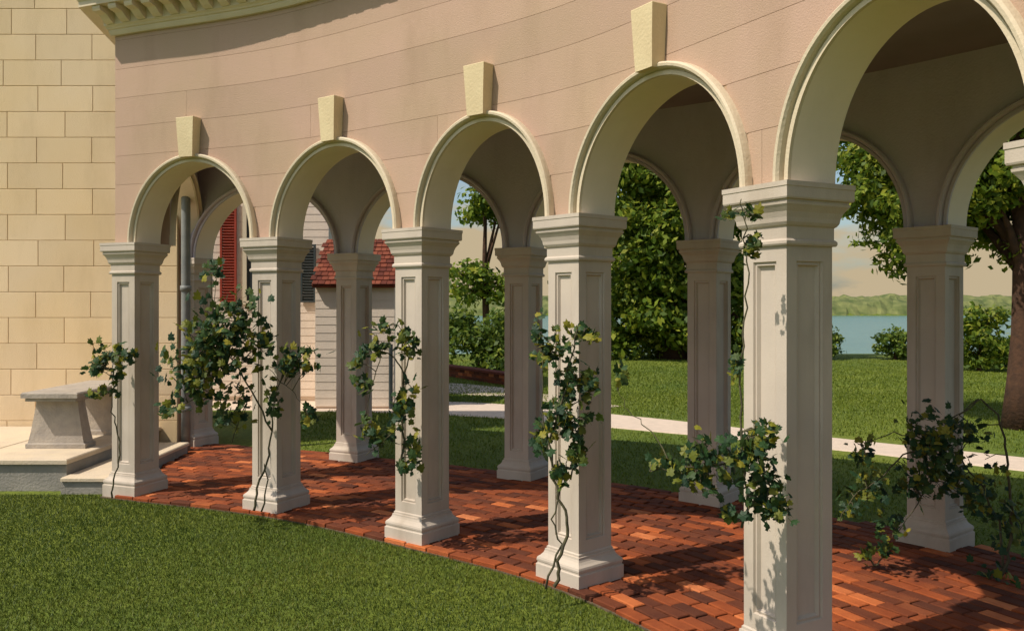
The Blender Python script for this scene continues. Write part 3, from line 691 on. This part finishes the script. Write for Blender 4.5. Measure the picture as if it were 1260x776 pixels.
vine('tall twining vine on the fourth front pier', 5.02,
     [([(682, 722), (688, 690), (698, 650), (692, 620), (682, 590), (676, 545), (690, 500), (700, 450), (710, 405)], .011), ([(672, 722), (690, 670), (680, 640), (690, 600), (700, 560)], .007), ([(700, 590), (708, 540), (700, 500)], .005), ([(682, 590), (668, 520), (668, 430)], .005)],
     [(690, 420, 22, 18, 26), (705, 470, 18, 26, 38), (672, 440, 10, 26, 20), (722, 405, 12, 8, 8), (700, 520, 22, 22, 40), (712, 560, 12, 24, 24), (672, 530, 12, 26, 22), (728, 485, 8, 10, 7), (690, 590, 12, 14, 12)], 24, .05)
vine('vine on the nearest front pier with a sprig reaching up to its capital', 3.72,
     [([(916, 650), (918, 600), (914, 560), (912, 500), (912, 440), (918, 380), (920, 320), (916, 270), (912, 245)], .006), ([(915, 560), (890, 570), (860, 575), (830, 575), (800, 580)], .005), ([(830, 575), (800, 530, .1), (770, 505, .15), (760, 480, .15)], .003), ([(915, 600), (940, 590), (960, 610)], .004)],
     [(918, 258, 12, 12, 12), (922, 315, 9, 20, 14), (906, 420, 5, 22, 10), (940, 545, 16, 20, 36), (918, 565, 22, 22, 44), (875, 560, 24, 16, 30), (858, 595, 22, 18, 24), (935, 605, 24, 22, 46), (965, 625, 10, 14, 12), (825, 572, 16, 8, 10), (806, 572, 6, 6, 4), (768, 480, 8, 18, 8, .15), (893, 640, 14, 18, 10)], 25, .040, yspread=.045)
vine('sprawling vine rising from the bricks beside the rightmost rear pier', 5.45,
     [([(1228, 716), (1240, 690), (1246, 640), (1240, 590), (1238, 550), (1228, 510), (1205, 490), (1180, 510)], .011), ([(1236, 700), (1230, 640), (1210, 600), (1180, 560), (1150, 545)], .008), ([(1150, 545), (1110, 560), (1080, 590), (1050, 610), (1034, 640)], .006), ([(1150, 545), (1100, 530), (1060, 545)], .005), ([(1150, 590), (1120, 630), (1100, 660)], .005), ([(1238, 620), (1255, 640), (1262, 660)], .005), ([(1205, 490), (1165, 520), (1150, 545)], .004), ([(1228, 716), (1210, 705), (1195, 708)], .004)],
     [(1145, 545, 26, 26, 74, -.05), (1170, 580, 24, 30, 46, -.05), (1190, 540, 16, 16, 18), (1130, 600, 20, 30, 30), (1065, 565, 14, 18, 16), (1085, 590, 20, 18, 16), (1050, 620, 12, 16, 12), (1205, 600, 16, 30, 22), (1225, 640, 14, 30, 18), (1245, 640, 12, 26, 12), (1110, 650, 16, 14, 10), (1175, 520, 16, 10, 12), (1235, 700, 18, 8, 9)], 26, .052, yspread=.1)
t = vine('tiny sprig growing between the bricks in the corridor', 5.6, [([(1076, 696), (1070, 684), (1066, 674)], .006), ([(1076, 696), (1086, 684), (1092, 676)], .006)],
     [(1068, 680, 8, 8, 8), (1088, 682, 8, 8, 8)], 27, .05, yspread=.04, name='small_sprig', group='small plants on the brick floor')
t['category'] = 'plant'

# ------------------------------------------------------------------ grass
def grass(name, n, region, test, h, w, m, seed, label):
    r = np.random.default_rng(seed); x = r.uniform(region[0], region[1], n*3); y = r.uniform(region[2], region[3], n*3); k = test(x, y); x = x[k][:n]; y = y[k][:n]; n = len(x)
    a = r.uniform(0, 2*np.pi, n); hh = h*(.5+r.random(n)); ww = w*(.7+.6*r.random(n)); dx, dy = np.cos(a)*ww/2, np.sin(a)*ww/2; lx, ly = r.normal(0, .45, n)*hh, r.normal(0, .45, n)*hh
    z = np.zeros(n); V = np.stack([np.stack([x-dx, y-dy, z], 1), np.stack([x+dx, y+dy, z], 1), np.stack([x+lx, y+ly, z+hh], 1)], 1).reshape(-1, 3)
    me = bpy.data.meshes.new(name); me.vertices.add(n*3); me.vertices.foreach_set('co', V.ravel()); me.loops.add(n*3); me.loops.foreach_set('vertex_index', np.arange(n*3))
    me.polygons.add(n); me.polygons.foreach_set('loop_start', np.arange(n)*3); me.polygons.foreach_set('loop_total', np.full(n, 3)); me.update(calc_edges=True)
    me.materials.append(m); return tag(link(name, me), label, 'grass', kind='stuff')
FX = np.array([list(PF.pos(s_)) for s_ in np.linspace(-3, PF.len, 80)])
def front(x, y):
    yc = np.interp(x, FX[:, 0], FX[:, 1]); return (~inside(x, y)) & (y < yc+.15) & ~((x < -3.7) & (y > 7.97)) & (np.abs(x)/y < .72)
def back(x, y):
    okp = ~inside(x, y) & (y > np.interp(x, PB.A[:, 0], PB.A[:, 1])+.3)
    P = Path(pp); d = np.min(np.hypot(x[:, None]-P.A[None, ::4, 0], y[:, None]-P.A[None, ::4, 1]), axis=1); return okp & (d > .75) & (x/y < .75)
grass('grass', 210000, (-5.5, 2.2, 2.6, 8.2), front, .019, .0048, M['blade'], 3, 'short mown dark green grass in front of the colonnade')
grass('grass', 70000, (-3, 13, 4.5, 17), back, .028, .012, M['bladefar'], 4, 'short mown green grass behind the colonnade')
def far(x, y): return back(x, y) & (np.random.default_rng(1).random(len(x)) < np.clip((29.5-y)/8, 0, 1)) & (np.random.default_rng(2).random(len(x)) < np.clip((y-11)/6, 0, 1))
grass('grass', 110000, (-3, 20, 11, 29), far, .030, .020, M['bladefar'], 6, 'sunlit grass on the far lawn towards the river')
